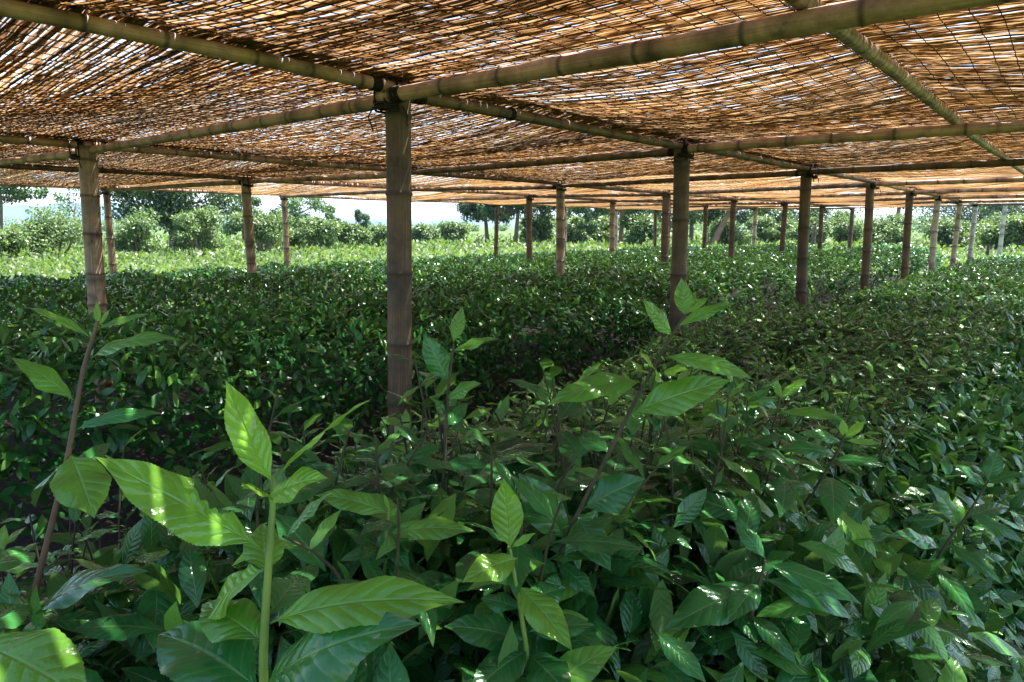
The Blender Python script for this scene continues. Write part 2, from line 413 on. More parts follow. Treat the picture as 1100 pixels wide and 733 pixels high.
# ------------------------------------------------------------------ bamboo structure
ROWT = {'A': 0.0, 'B': 3.695, 'C': 6.33, 'D': 10.2}
POST = {
 'A': [0, 2.985, 5.97, 8.955, 11.94, 14.925, 17.91, 20.9],
 'B': [.07, 3.32, 6.56, 9.84, 13.2, 16.5, 19.7, 22.9],
 'C': [-.1, 3.0, 5.88, 9.25, 12.45, 15.2, 17.7, 21.4],
 'D': [-.5, 2.76, 6.15, 9.4, 12.7, 15.95, 19.1, 21.9]}
HIDDEN = {('C', 0), ('D', 0)}
TOPZ = ZC - .005
ORD = ['first', 'second', 'third', 'fourth', 'fifth', 'sixth', 'seventh', 'eighth']
ROWN = {'A': 'centre row', 'B': 'second row', 'C': 'third row', 'D': 'far edge row'}
tilt = {}
def culm(mb, p0, p1, r0, r1, node_gap, sides=14, ring=.07, wob=.006, seed=0, rng=None):
    """bamboo stalk with node rings; var marks the nodes"""
    rng = rng or np.random.RandomState(seed)
    p0 = np.asarray(p0, float); p1 = np.asarray(p1, float); Lc = np.linalg.norm(p1 - p0)
    ks = []; z = rng.uniform(.2, .9) * node_gap
    while z < Lc - .04:
        ks.append(z); z += node_gap * rng.uniform(.82, 1.18)
    z = [0.0]; rr = [1.0]; va = [.85]
    for k in ks:
        for o, rad, v in ((-.05, 1.0, 0), (-.014, 1.0, .2), (-.006, 1 + ring * .9, .7), (0, 1 + ring * 1.25, 1), (.006, 1 + ring * .7, .9), (.016, 1.0, .3), (.06, 1.0, .0)):
            if 0.001 < k + o < Lc - .001 and k + o > z[-1] + .001: z.append(k + o); rr.append(rad); va.append(v)
        if k + node_gap * .45 < Lc - .05: z.append(k + node_gap * .45); rr.append(.985); va.append(0)
    z.append(Lc); rr.append(1.0); va.append(.85)
    for i in range(1, len(va) - 1):                    # sooty stains beside some of the nodes
        if va[i] == 0 and (va[i + 1] == .2 or va[i - 1] == .3) and rng.rand() < .28: va[i] = rng.uniform(.5, .95)
    z = np.array(z); rr = np.array(rr); va = np.array(va)
    q = z / Lc
    x, y, d = frame_from(p1 - p0)
    a1, a2 = rng.uniform(-1, 1, 2)
    off = (np.sin(q * PI) * a1)[:, None] * x * wob * Lc + (np.sin(q * 2.2 * PI) * a2)[:, None] * y * wob * .5 * Lc
    pts = p0 + (p1 - p0) * q[:, None] + off
    tube(mb, pts, rr * (r0 + (r1 - r0) * q), sides, va)
    return pts

def wrap(mb, c, axis, r, width, turns, rng, thick=.006, jit=.03):
    """rope or strip wound round a stalk"""
    x, y, d = frame_from(np.asarray(axis, float))
    n = turns * 14; th = np.linspace(0, turns * 2 * PI, n); h = np.linspace(-.5, .5, n) * width + rng.normal(0, width * jit, n)
    p = np.asarray(c) + (r + thick * .55) * (np.cos(th)[:, None] * x + np.sin(th)[:, None] * y) + h[:, None] * d
    tube(mb, p, thick, 5)

post_top = {}
for row in 'ABCD':
    for n, s in enumerate(POST[row]):
        rng = np.random.RandomState(100 + ord(row) * 10 + n)
        t = ROWT[row] + (rng.uniform(-.05, .05) if n else 0)
        base = ST(s, t) + (np.array([-.07, 0, 0]) if (row, n) == ('B', 0) else np.array([-.03, 0, 0]) if (row, n) in (('A', 0), ('A', 1)) else 0); top = ST(s + rng.uniform(-.02, .02), t + rng.uniform(-.03, .03), TOPZ + .01); base = base + (0 if (row, n) == ('A', 0) else rng.uniform(-.035, .035)) * dB
        post_top[row, n] = ST(s, t, ZC)
        if (row, n) in HIDDEN: continue
        pale = (row == 'A' and n >= 5) or (row == 'D' and n in (5, 6)) or (row == 'C' and n == 7)  # on the far centre-row posts the paler colour stands in for sunlight
        if row == 'A' and n == 0: lab = 'thickest dark bamboo post, standing alone in the centre foreground'
        elif row == 'A': lab = f'{"pale grey" if pale else "brown"} bamboo post, {ORD[n]} in the centre row leading to the right'
        elif row == 'B' and n == 0: lab = 'thick light brown bamboo post nearest the left edge of the picture'
        else: lab = f'{"slender" if row in "CD" else "brown"} bamboo post, {ORD[n]} along the {ROWN[row]}'
        e = empty('bamboo_post', base, lab, 'post', 'bamboo posts holding up the shade')
        r = {'A': .061, 'B': .068, 'C': .062, 'D': .06}[row] * rng.uniform(.95, 1.05)
        mb = MB(); culm(mb, base - np.array([0, 0, .05]), top, r * rng.uniform(.95, 1.04), r * rng.uniform(.90, 1.02), rng.uniform(.28, .42), 18, .075, .006, rng=rng)
        mb.build('culm', M['post_pale_sunlit'] if pale else M['post_tan' if (row, n) in (('B', 0), ('C', 1), ('D', 1), ('B', 2), ('C', 4), ('D', 2)) else 'post'], e)
        mb = MB()
        wrap(mb, base + np.array([0, 0, TOPZ - .075]), (0, 0, 1), r * 1.03, .035, 3, rng, .0055)
        # the tie goes up over the poles
        for q in range(3):
            a = q * 2.1 + rng.uniform(0, 1)
            c, s_ = math.cos(a), math.sin(a)
            pts = [base + np.array([c * r * 1.08, s_ * r * 1.08, TOPZ - .08]), base + np.array([c * r * 1.12, s_ * r * 1.12, TOPZ - .01]),
                   base + np.array([c * r * .9, s_ * r * .9, TOPZ + .05]), base + np.array([0, 0, TOPZ + .062]), base + np.array([-c * r * .9, -s_ * r * .9, TOPZ + .05]),
                   base + np.array([-c * r * 1.12, -s_ * r * 1.12, TOPZ - .01]), base + np.array([-c * r * 1.08, -s_ * r * 1.08, TOPZ - .08])]
            tube(mb, pts, .0055, 5)
        for q in range(2):                                  # loose ends
            a = rng.uniform(0, 6.28); ln = rng.uniform(.05, .13)
            o = np.array([math.cos(a), math.sin(a), 0]) * (r + .012)
            tube(mb, [base + o + np.array([0, 0, TOPZ - .07]), base + o * 1.35 + np.array([0, 0, TOPZ - .07 - ln * .4]), base + o * 1.2 + np.array([.01, 0, TOPZ - .07 - ln])], .004, 5)
        mb.build('lashing', M['lash'], e)

def pole(p0, p1, r0, r1, label, cat='pole', mat='pole', group='bamboo poles under the reed mats', wraps=(), gap=.3, seed=0, wob=.004):
    rng = np.random.RandomState(seed)
    e = empty('bamboo_pole', (np.asarray(p0) + np.asarray(p1)) / 2, label, cat, group)
    mb = MB(); pts = culm(mb, p0, p1, r0, r1, gap, 14, .055, wob, rng=rng); mb.build('culm', M[mat], e)
    for q in wraps:
        k = np.array(p0) + (np.array(p1) - np.array(p0)) * q
        rr = r0 + (r1 - r0) * q
        i = np.argmin(np.linalg.norm(pts - k, axis=1)); j = min(len(pts) - 2, max(0, i)); 
        d = np.array(p1) - np.array(p0); dn = d / np.linalg.norm(d)
        c = pts[j] + dn * np.dot(k - pts[j], dn)
        mw = MB(); wrap(mw, c, d, rr * 1.0, rng.uniform(.03, .075), rng.randint(7, 10), rng, .0034)
        mw.build('wrapping', M['lash'], e)
    return e
# lengthwise poles, one stalk from post to post
def postname(row, n):
    if row == 'A' and n == 0: return 'thick centre post'
    return f'{ORD[n]} post of the {ROWN[row]}'
k = 0
for row in 'ABCD':
    ss = POST[row]; t = ROWT[row]
    a = post_top[row, 0] - dA * 2.75; b = post_top[row, 0] + dA * .07
    if row in 'AB':
        a = a + np.array([0, 0, .025]); bb = b + np.array([0, 0, .012])
        lab = 'pale bamboo pole from the thick centre post to the top left corner' if row == 'A' else 'bamboo pole leaving the picture left from the thick leftmost post'
        pole(a, bb, .025 if row == 'A' else .031, .029, lab, wraps=(.93,) if row == 'A' else (.95,), seed=31 + k)
    for n in range(7):
        if (row, n) in (('C', 9),): continue
        rng = np.random.RandomState(500 + k)
        o = dB * rng.uniform(-.02, .02) + np.array([0, 0, rng.uniform(-.008, .012)])
        p = post_top[row, n] - dA * .05 + o; q = post_top[row, n + 1] + dA * rng.uniform(.08, .2) + o
        mat = 'pole_dark' if (row == 'A' and n == 0) or rng.rand() < .45 else 'pole'
        lab = f'{"brown" if mat == "pole_dark" else "tan"} lengthwise pole from the {postname(row, n)} to the next'
        pole(p, q, .032, .027, lab, mat=mat, wraps=(.06, .28) if row == 'A' and n == 0 else ((.05,) if n < 4 else ()), seed=500 + k)
        k += 1
# cross poles
for n in range(8):
    prev = None
    rng = np.random.RandomState(800 + n)
    dz = -.03
    a = post_top['A', n] + dB * .05 - dA * .05; a[2] = ZC + dz
    b = ST(POST['A'][n] + (-.06), -3.85, ZC + dz)
    mat = 'pole' if n in (0, 1) or rng.rand() < .3 else 'pole_dark'
    lab = 'big pale bamboo pole from the thick centre post up to the top right' if n == 0 else f'{"tan" if mat == "pole" else "dark"} cross pole running right from the {postname("A", n)}'
    pole(a, b, .033, .039, lab, mat=mat, wraps=(.032,) if n == 0 else (.02,), gap=.34, seed=800 + n, wob=.003)
    for r0, r1 in (('A', 'B'), ('B', 'C'), ('C', 'D')):
        p = post_top[r0, n] - dB * .03 + dA * .02; q = post_top[r1, n] + dB * .12; p = p.copy(); q = q.copy()
        p[2] = ZC + dz - .004; q[2] = ZC + dz + .004
        mat = 'pole' if n == 0 or rng.rand() < .4 else 'pole_dark'
        lab = f'{"tan" if mat == "pole" else "dark"} cross pole behind the {postname(r0, n)}'
        pole(p, q, .034, .027, lab, mat=mat, wraps=(.04,) if n < 3 else (), gap=.27, seed=820 + n * 5 + ord(r0), wob=.004)
# the slim pole without posts that lies over the cross poles on the right
for i, (s0, s1) in enumerate(((-2.6, .12), (-.08, 6.4), (6.2, 12.5), (12.3, 19.0))):
    p = ST(s0, -1.86 + .02 * i, ZC + .035); q = ST(s1, -1.86 + .02 * (i + 1), ZC + .035)
    lab = ['short end of the slim pole above the big cross pole at top right', 'slim many ringed bamboo pole slanting down at the upper right', 'slim pole carrying on behind the upper right one', 'farthest slim pole in line with the upper right one'][i]
    pole(p, q, .029, .028, lab, wraps=(), gap=.13 if i == 1 else .2, seed=70 + i, wob=.003)

# ------------------------------------------------------------------ reed mats
TS = np.array([-8, 0, 3.695, 6.33, 10.2]); SPC = np.array([2.985, 2.985, 3.28, 3.06, 3.15]); TL = np.array([-7.4, -1.86, 0, 3.695, 6.33, 10.2])
def mat_z(s, t):
    n = s / np.interp(t, TS, SPC)
    fs = np.sin(PI * (n - np.floor(n))) ** 2
    i = np.clip(np.searchsorted(TL, t) - 1, 0, len(TL) - 2)
    wdt = TL[i + 1] - TL[i]; ft = np.clip((t - TL[i]) / wdt, 0, 1)
    gs = np.sin(PI * ft) ** .8
    return ZC + .062 + .008 * noise2(s, t, 1.5, 5) + .01 * fs - fs * gs * (.035 + .028 * np.minimum(wdt, 3.8)) * (1 + .35 * noise2(np.floor(n) * 3.1, np.floor(t), 1, 9))

def reed_mat(name, t0, t1, s0, s1, label, fine_to, pitch_far=.019, seed=0):
    rng = np.random.RandomState(seed)
    e = empty(name, ST((s0 + s1) / 2, (t0 + t1) / 2, ZC), label, 'shade mat', 'reed mats roofing the shade frame')
    mb = MB()
    def rows(a, b, pitch, rad, ring, skew=.0022):
        # uneven spacing: rows drift closer and apart
        m = int((b - a) / pitch)
        s = a + (np.arange(m) + .5) * pitch
        s = s + rng.normal(0, pitch * .16, m) + .010 * np.sin(s * 9 + seed) * rng.rand(m)
        keep = rng.rand(m) > .035; s = s[keep]; m = len(s)
        nr = max(4, int((t1 - t0 + .16) / ring)); 
        tt = np.linspace(t0 - .08, t1 + .08, nr)
        T_ = np.broadcast_to(tt[None], (m, nr)) + rng.uniform(-.05, .05, (m, 1))
        slope = rng.normal(0, skew, (m, 1))
        wob = rng.normal(0, pitch * .27, (m, nr)) + .010 * noise2(T_, np.broadcast_to(s[:, None], (m, nr)), 1.1, seed + 2)
        S_ = s[:, None] + slope * (T_ - (t0 + t1) / 2) + wob
        r_ = rad * rng.uniform(.72, 1.18, (m, 1)) * rng.uniform(.82, 1.15, (m, nr))
        Zz = mat_z(S_, T_) + rng.normal(0, .0022, (m, 1)) + rng.normal(0, .0012, (m, nr))
        C = P0 + S_[..., None] * dA + T_[..., None] * dB; C[..., 2] += Zz
        up = np.array([0, 0, 1.0]); rise = r_ * .55
        a1 = C - dA * r_[..., None]; b1 = C + dA * r_[..., None]
        lo = -1.0
        c1 = C + up * (rise * lo)[..., None]
        V = np.stack([a1, c1, b1], 2).reshape(-1, 3)
        i = ((np.arange(m) * nr)[:, None] + np.arange(nr - 1)[None]).ravel() * 3
        F = np.concatenate([np.stack([i, i + 3, i + 4, i + 1], -1), np.stack([i + 1, i + 4, i + 5, i + 2], -1)])
        var = np.clip(rng.normal(.5, .25, (m, 1)) + rng.normal(0, .16, (m, nr)), 0, 1)
        mb.add(V, F, np.repeat(var.ravel(), 3))
    sm = min(s1, fine_to)
    if s0 < -2.3: rows(s0, -2.3, .019, .0088, .4)
    a = max(s0, -2.3)
    if sm > a:
        rows(a, sm, .0089, .0058, .06)
        rows(a, sm, .0105, .0044, .06, .010)
    if s1 > sm: rows(max(sm, a), s1, pitch_far, .0092, .3)
    mb.build('reeds', M['reed'], e)
    # lacing twine across the reeds
    mt = MB(); t = t0 + .05
    while t < t1:
        a, b = max(s0, -1.6), s1
        dense = .05 if t < 3.7 else .1
        L_ = []
        sA = np.arange(a, min(b, fine_to + 2), .05)
        if len(sA) > 3:
            tt = t + .012 * noise2(sA, sA * 0 + t, 1.5, 4) + rng.normal(0, .002, len(sA))
            z = mat_z(sA, tt) - .006 + rng.normal(0, .0012, len(sA))
            pts = P0 + sA[:, None] * dA + tt[:, None] * dB; pts[:, 2] += z
            th = np.array([0, 2.1, 4.2]); r = .0021
            V = (pts[:, None, :] + r * (np.cos(th)[None, :, None] * dB + np.sin(th)[None, :, None] * np.array([0, 0, 1.0])))
            n = len(pts); i = (np.arange(n - 1) * 3)[:, None]; j = np.arange(3)[None]; kk = (j + 1) % 3
            mt.add(V.reshape(-1, 3), np.stack([i + j, i + kk, i + 3 + kk, i + 3 + j], -1).reshape(-1, 4))
        t += .082 * rng.uniform(.85, 1.15) if t < 6 else .16
    if mt.n: mt.build('twine', M['thread'], e)
    return e
reed_mat('reed_mat', -3.6, 0.02, -2.3, 18.8, 'reed mat strip right of the thick centre post, over the slim pole', 7, seed=2)
reed_mat('reed_mat', 0.0, 3.72, -2.5, 20.6, 'broad reed mat strip left of the thick centre post, sagging at the upper left', 6.5, seed=3)
reed_mat('reed_mat', 3.68, 6.36, -2.4, 22.2, 'reed mat strip just beyond the leftmost thick post', 4, seed=4)
reed_mat('reed_mat', 6.3, 10.35, -2.5, 22.6, 'reed mat strip along the far edge, its rim against the sky', 3, seed=5)

# ------------------------------------------------------------------ tea hedges
def sector(P, margin=.9):
    d = P[:, 1]
    return (d > -.1) & (np.abs(P[:, 0]) < .80 * np.maximum(d, 0) + margin)

def section(phi, a, H):
    """rounded table-topped cross-section: phi 0..pi from right base over the top to left base"""
    c, s = np.cos(phi), np.sin(phi)
    e = .55
    x = a * np.sign(c) * np.abs(c) ** e; z = H * np.abs(s) ** (e * .9)
    nx = np.sign(c) * np.abs(c) ** (2 - e) / a; nz = np.abs(s) ** (2 - e) / H
    l = np.sqrt(nx ** 2 + nz ** 2) + 1e-9
    return x, z, nx / l, nz / l

HEDGES = [  # centre t, half width, height, s range
    (-1.36, 1.16, .745, -4.0, 21.0, 'glossy dark tea hedge in the foreground, running to the right edge'),
    (2.02, 1.32, .90, -3.5, 22.5, 'dark tea hedge behind the thick centre post, its shaded side showing'),
    (5.15, 1.2, .88, -2.5, 22.8, 'tea hedge between the second and third rows of posts'),
    (8.4, 1.5, .78, -2.0, 23.2, 'farthest shaded tea hedge, along the edge of the bright field'),
]
def edge(s):                     # the foreground hedge is narrower at its near end
    return .68 + .43 * np.clip((s + .6) / 6.4, 0, 1)
def lowside(s, x):               # and lower on the side of the gap
    return 1 - .20 * np.clip((2.2 - s) / 2.4, 0, 1) * np.clip((x + .25) / .8, 0, 1)
def rise(P, z):                  # the unpruned end nearest the path stands taller
    tt = (P - P0) @ dB
    return .30 * np.clip((2.4 - np.hypot(P[:, 0], P[:, 1])) / 1.3, 0, 1) * z / .7 * np.clip((-.6 - tt) / .7, 0, 1)
def scatter_leaves(mb, n, hd, smin, smax, nu, nv, lmin, lmax, depth, seed, young=.06):
    tc, a, H, s0, s1, _ = hd
    rng = np.random.RandomState(seed)
    s = rng.uniform(max(s0, smin), min(s1, smax), n)
    # even density along the outline: sample phi by arc length
    ph = np.linspace(.02, PI - .02, 400); x, z, _, _ = section(ph, a, H)
    arc = np.concatenate([[0], np.cumsum(np.hypot(np.diff(x), np.diff(z)))]); arc /= arc[-1]
    phi = np.interp(rng.rand(n), arc, ph)
    bump = 1 + .09 * noise2(s, phi * 1.2, 2.6, 21 + seed % 7) + .05 * noise2(s, phi * 2, 9, 22)
    x, z, nx, nz = section(phi, a, H)
    z0 = z
    if tc < 0:
        x = np.where(x > 0, x * edge(s), x); z = z * lowside(s, x)
    else: x = x * (.70 + .30 * np.clip(z / (H * .8), 0, 1))
    dep = rng.exponential(depth, n)
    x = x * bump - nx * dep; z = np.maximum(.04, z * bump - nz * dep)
    P = ST(0, tc) + s[:, None] * dA + x[:, None] * dB; P[:, 2] = z + rise(P, z)
    keep = sector(P)
    if tc > 0: keep &= (P[:, 2] > .40 * H) | (rng.rand(n) < .5)      # bare lower stems
    P = P[keep]; nx, nz, dep = nx[keep], nz[keep], dep[keep]; n = len(P)
    No = nx[:, None] * dB + nz[:, None] * np.array([0, 0, 1.0])
    rnd = nrm(rng.normal(0, 1, (n, 3)))
    D = nrm(No * .45 + rnd * .9 + np.array([0, 0, -.34]))
    D[:, 2] = np.where(D[:, 2] < -.8, D[:, 2] * .7, D[:, 2]); D = nrm(D)
    Up = nrm(No * .65 + np.array([0, 0, .75]) + rng.normal(0, .50, (n, 3)))
    L_ = rng.uniform(lmin, lmax, n); W_ = L_ * rng.uniform(.33, .42, n)
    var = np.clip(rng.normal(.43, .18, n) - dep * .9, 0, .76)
    tip = (rng.rand(n) < young) & (dep < .05) & (nz > .3)
    var[tip] = rng.uniform(.68, .92, tip.sum())
    P = P - D * (L_ * .35)[:, None]
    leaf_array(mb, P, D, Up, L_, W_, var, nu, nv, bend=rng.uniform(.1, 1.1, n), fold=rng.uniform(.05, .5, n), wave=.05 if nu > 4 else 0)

def grow_shoots(mb, tw, bases, dirs, rng, nu, nv, young_p=.35, scale=1.0, h=(.10, .24)):
    """leafy shoots: a twig with spirally set leaves, older ones lower"""
    P, D, U, L_, W_, A_ = [], [], [], [], [], []
    for b, d in zip(bases, dirs):
        hh = rng.uniform(*h) * scale; m = rng.randint(7, 12); yn = rng.rand() < young_p
        x, y, d = frame_from(d)
        side = rng.normal(0, .12, 2)
        pts = np.array([b + d * hh * q + (x * side[0] + y * side[1]) * hh * q * q for q in np.linspace(-.42, 1, 6)])
        tube(tw, pts, np.linspace(.0026, .0014, 6) * scale, 5, caps=False)
        az = rng.uniform(0, 6.28)
        for i in range(m):
            q = (i + .6) / m
            az += 2.4 + rng.normal(0, .35)
            out = math.cos(az) * x + math.sin(az) * y
            lift = -.42 + 1.3 * q ** 2 + rng.normal(0, .22)
            dd = nrm(out + d * lift + np.array([0, 0, -.15]) * (1 - q))
            pos = b + d * hh * (q * 1.4 - .38) + (x * side[0] + y * side[1]) * hh * q * q
            P.append(pos); D.append(dd)
            U.append(nrm(d * 1.0 - out * lift * .8 + np.array([0, 0, .5]) + rng.normal(0, .25, 3)))
            l = scale * rng.uniform(.075, .125) * (1 - .45 * max(0, q - .55) / .45)
            L_.append(l); W_.append(l * rng.uniform(.29, .37))
            v = rng.normal(.34, .15)
            if yn and q > .72: v = rng.uniform(.62, .95)
            elif q > .8: v += .16
            A_.append(min(1, max(0, v)))
    if P:
        leaf_array(mb, np.array(P), np.array(D), np.array(U), np.array(L_), np.array(W_), np.array(A_), nu, nv,
                   bend=rng.uniform(.2, 1.1, len(P)), fold=rng.uniform(.1, .5, len(P)), wave=.09)

for hi, hd in enumerate(HEDGES):
    tc, a, H, s0, s1, lab = hd
    e = empty('tea_hedge', ST((s0 + s1) / 2, tc, 0), lab, 'hedge', 'tea hedges under the shade')
    rng = np.random.RandomState(40 + hi)
    mb = MB(); tw = MB()
    if hi == 0:
        scatter_leaves(mb, 31000, hd, -2.6, 2.2, 6, 2, .07, .12, .11, 1, .06)
        scatter_leaves(mb, 20000, hd, 2.2, 6, 4, 1, .065, .11, .08, 2, .15)
        scatter_leaves(mb, 26000, hd, 6, 21, 3, 1, .075, .12, .06, 3, .14)
        # upright shoots over the near top and flank
        n = 1900
        s = rng.uniform(-2.5, 3.4, n); phi = rng.uniform(.30, 2.05, n)
        x, z, nx, nz = section(phi, a, H); x = np.where(x > 0, x * edge(s), x); z = z * lowside(s, x)
        B = ST(0, tc) + s[:, None] * dA + (x - nx * .04)[:, None] * dB; B[:, 2] = z + rise(B, z) + .02 * noise2(s, phi, 4, 6)
        Dd = nrm(nx[:, None] * dB * .75 + np.array([0, 0, 1.0]) + rng.normal(0, .22, (n, 3)))
        keep = sector(B, .3) & (np.linalg.norm(B - CAM, axis=1) > .95)
        keep &= ~((B[:, 0] < -.40 * B[:, 1]) & (rng.rand(n) < .75))      # picked bare towards the gap
        near = np.hypot(B[:, 0], B[:, 1]) < 2.1
        grow_shoots(mb, tw, B[keep & ~near], Dd[keep & ~near], rng, 7, 2, .3)
        grow_shoots(mb, tw, B[keep & near], Dd[keep & near], rng, 10, 3, .25, 1.12)
    elif hi == 1:
        scatter_leaves(mb, 30000, hd, -3.5, 5, 4, 1, .07, .115, .08, 11, .05)
        scatter_leaves(mb, 24000, hd, 5, 22.5, 3, 1, .08, .125, .06, 12, .12)
    elif hi == 2:
        scatter_leaves(mb, 30000, hd, -2.5, 22.8, 3, 1, .08, .13, .06, 13, .13)
    else:
        scatter_leaves(mb, 30000, hd, -2.0, 23.2, 3, 1, .085, .135, .06, 14, .14)
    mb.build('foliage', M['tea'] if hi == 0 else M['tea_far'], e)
    # stems: crooked branches from the ground up into the canopy of leaves
    for i in range(160 if hi == 0 else 0):
        s = rng.uniform(s0, min(s1, 12)); x = rng.uniform(-.62, .62) * a
        b = ST(s, tc + x * .6, -.03); sd_ = rng.normal(0, .18, 2)
        pts = [b]
        for q in (.25, .5, .75, 1):
            pts.append(ST(s + sd_[0] * q + rng.normal(0, .025), tc + x * .6 + (x * .35 + sd_[1]) * q + rng.normal(0, .025), H * .9 * q))
        pts = np.array(pts)
        if not sector(pts[2:3])[0]: continue
        tube(tw, pts, np.linspace(.012, .004, 5), 6, caps=False)
    if tw.n: tw.build('branches', M['twig'], e)

# ------------------------------------------------------------------ foreground tea plants, leaf by leaf
# each leaf: base pixel, tip pixel, width/length, colour value, near/far lean of the tip, roll, kind
def tea_plant(label, stem, depth, leaves, stem_mat='stem_green', rad=.0035):
    pts = [unp(x, y, d) for x, y, d in [(q[0], q[1], (q[2] if len(q) > 2 else depth)) for q in stem]]
    foot = pts[0].copy(); foot[2] = -.02; low = pts[0] * .45 + foot * .55; low[0] += .01
    foot = foot + np.array([.0, .05, 0])
    P = np.array([foot, low] + pts)
    # smooth the stem
    q = np.linspace(0, len(P) - 1, len(P) * 6); i = np.arange(len(P))
    Ps = np.stack([np.interp(q, i, P[:, c]) for c in range(3)], -1)
    for _ in range(6): Ps[1:-1] = (Ps[:-2] + 2 * Ps[1:-1] + Ps[2:]) / 4
    e = empty('tea_plant', foot, label, 'tea plant', 'young tea plants in the foreground')
    mb = MB(); tube(mb, Ps, np.linspace(rad * 1.5, rad * .6, len(Ps)), 9); mb.build('stem', M[stem_mat], e)
    for lf in leaves:
        (bx, by), (tx, ty), wr, var, lean, roll = lf[:6]
        opt = lf[6] if len(lf) > 6 else {}
        d0 = opt.get('d', depth)
        b = unp(bx, by, d0); t = unp(tx, ty, d0 + lean)
        d = t - b; Lr = np.linalg.norm(d); dn = d / Lr
        view = nrm(CAM - b); up = np.array([0, 0, 1.0])
        n0 = nrm(view * opt.get('face', .8) + up * opt.get('up', .8)); n0 = nrm(n0 - dn * np.dot(n0, dn))
        x = np.cross(dn, n0); n1 = math.cos(roll) * n0 + math.sin(roll) * x
        mb = MB(); bend = opt.get('bend', .55)
        leaf_array(mb, b[None], dn[None], n1[None], np.array([Lr * (1 + bend ** 2 * .02)]), np.array([Lr * wr * .90]), var, opt.get('nu', 44), 5,
                   bend=np.array([bend]), fold=np.array([opt.get('fold', .32)]), wave=opt.get('wave', .085), bite=opt.get('bite'), serr=.03)
        # keep base and tip: the bend is symmetric about 0.35 of the length
        young = var > .5 if 'mat' not in opt else opt['mat'] == 'young'
        mb.build('leaf', M['tea_young'] if young else M['tea'], e)
    return e

tea_plant('tall young tea plant with a reddish stem at the far left', [(28, 672, .92), (50, 585), (74, 488), (88, 400), (100, 362), (105, 345)], .90, [
    ((98, 364), (27, 324), .20, .62, -.02, .3, {'bend': .7}),
    ((96, 388), (188, 353), .27, .52, -.03, -.2, {'bend': .9}),
    ((104, 354), (160, 335), .20, .60, .02, 0, {'bend': .5}),
    ((105, 350), (104, 323), .26, .80, .01, 0, {'bend': .2}),
    ((106, 350), (118, 332), .22, .82, -.01, .3, {'bend': .2}),
    ((79, 430), (14, 381), .44, .56, -.03, .2, {'bend': .5, 'fold': .15}),
    ((82, 462), (174, 437), .24, .50, .02, 0, {'bend': 1.0}),
    ((76, 489), (101, 553), .62, .62, -.07, 0, {'bend': .4, 'face': .9, 'up': 1.0, 'fold': .2}),
    ((34, 664), (148, 600), .31, .28, -.05, -.2, {'bend': .8}),
    ((72, 500), (30, 540), .36, .30, .06, .2, {'bend': .6}),
    ((66, 525), (120, 470), .30, .34, .10, 0, {}),
], 'stem_red', .0034)
tea_plant('large bright green tea plant with an insect bitten leaf, lower left', [(281, 742, .56), (285, 660), (289, 600), (293, 545), (294, 512)], .56, [
    ((293, 520), (239, 408), .36, .86, -.02, .25, {'bend': -.35, 'fold': .5, 'face': .7, 'up': .3}),
    ((296, 516), (395, 423), .24, .80, -.03, -.5, {'bend': .3, 'fold': .5, 'up': .9, 'face': .5}),
    ((288, 536), (346, 508), .44, .82, -.05, .1, {'bend': .5, 'fold': .4}),
    ((291, 534), (262, 522), .5, .80, -.05, 0, {'bend': .3}),
    ((279, 588), (103, 489), .38, .66, -.06, -.15, {'bend': .12, 'face': .7, 'up': 1.0, 'bite': (1, .24, .50, .72), 'nu': 90, 'fold': .2}),
    ((286, 618), (281, 560), .58, .62, .05, 0, {'bend': .3, 'face': 1}),
    ((290, 670), (494, 632), .30, .64, -.04, .1, {'bend': .75, 'fold': .35, 'face': .55}),
    ((287, 735), (437, 658), .42, .42, -.06, .1, {'bend': .8, 'mat': 'tea'}),
    ((284, 612), (214, 662), .42, .66, .05, 0, {'bend': .5}),
    ((282, 690), (214, 643), .52, .56, .05, 0, {'bend': .5}),
    ((280, 742), (166, 670), .55, .42, .06, .1, {'bend': .6, 'mat': 'tea'}),
    ((290, 660), (330, 610), .4, .5, .09, .1, {'bend': .6}),
], 'stem_green', .0032)
tea_plant('tea plant with a broad leaf cut by the bottom left corner', [(-30, 760, .55), (-30, 700)], .55, [
    ((-28, 690), (96, 748), .50, .62, -.05, 0, {'bend': .6, 'fold': .25, 'face': .9, 'up': .6}),
    ((-30, 690), (30, 640), .4, .4, .1, 0, {'mat': 'tea'}),
    ((-30, 620), (38, 585), .4, .5, .1, 0, {}),
], 'stem_green')
tea_plant('slim upright tea plant in front of the thick centre post base', [(474, 600, 1.18), (477, 500), (481, 420), (487, 372)], 1.18, [
    ((487, 368), (497, 329), .42, .62, .0, 0, {'bend': -.2, 'face': 1, 'up': .2}),
    ((486, 378), (533, 361), .34, .60, -.03, -.2, {'bend': .5}),
    ((482, 410), (455, 359), .55, .48, -.02, .2, {'bend': .3, 'face': 1, 'up': .3}),
    ((480, 428), (515, 410), .5, .52, -.04, 0, {'bend': .5}),
    ((479, 445), (463, 425), .6, .5, -.04, 0, {}),
    ((478, 460), (503, 432), .45, .5, .03, 0, {}),
    ((477, 480), (430, 492), .36, .4, -.02, 0, {'bend': .8, 'mat': 'tea'}),
    ((476, 500), (525, 498), .36, .42, -.03, 0, {'bend': .8, 'mat': 'tea'}),
    ((475, 520), (432, 545), .36, .4, -.03, 0, {'bend': .8, 'mat': 'tea'}),
    ((475, 540), (521, 562), .36, .34, -.03, 0, {'bend': .8}),
], 'twig', .0032)
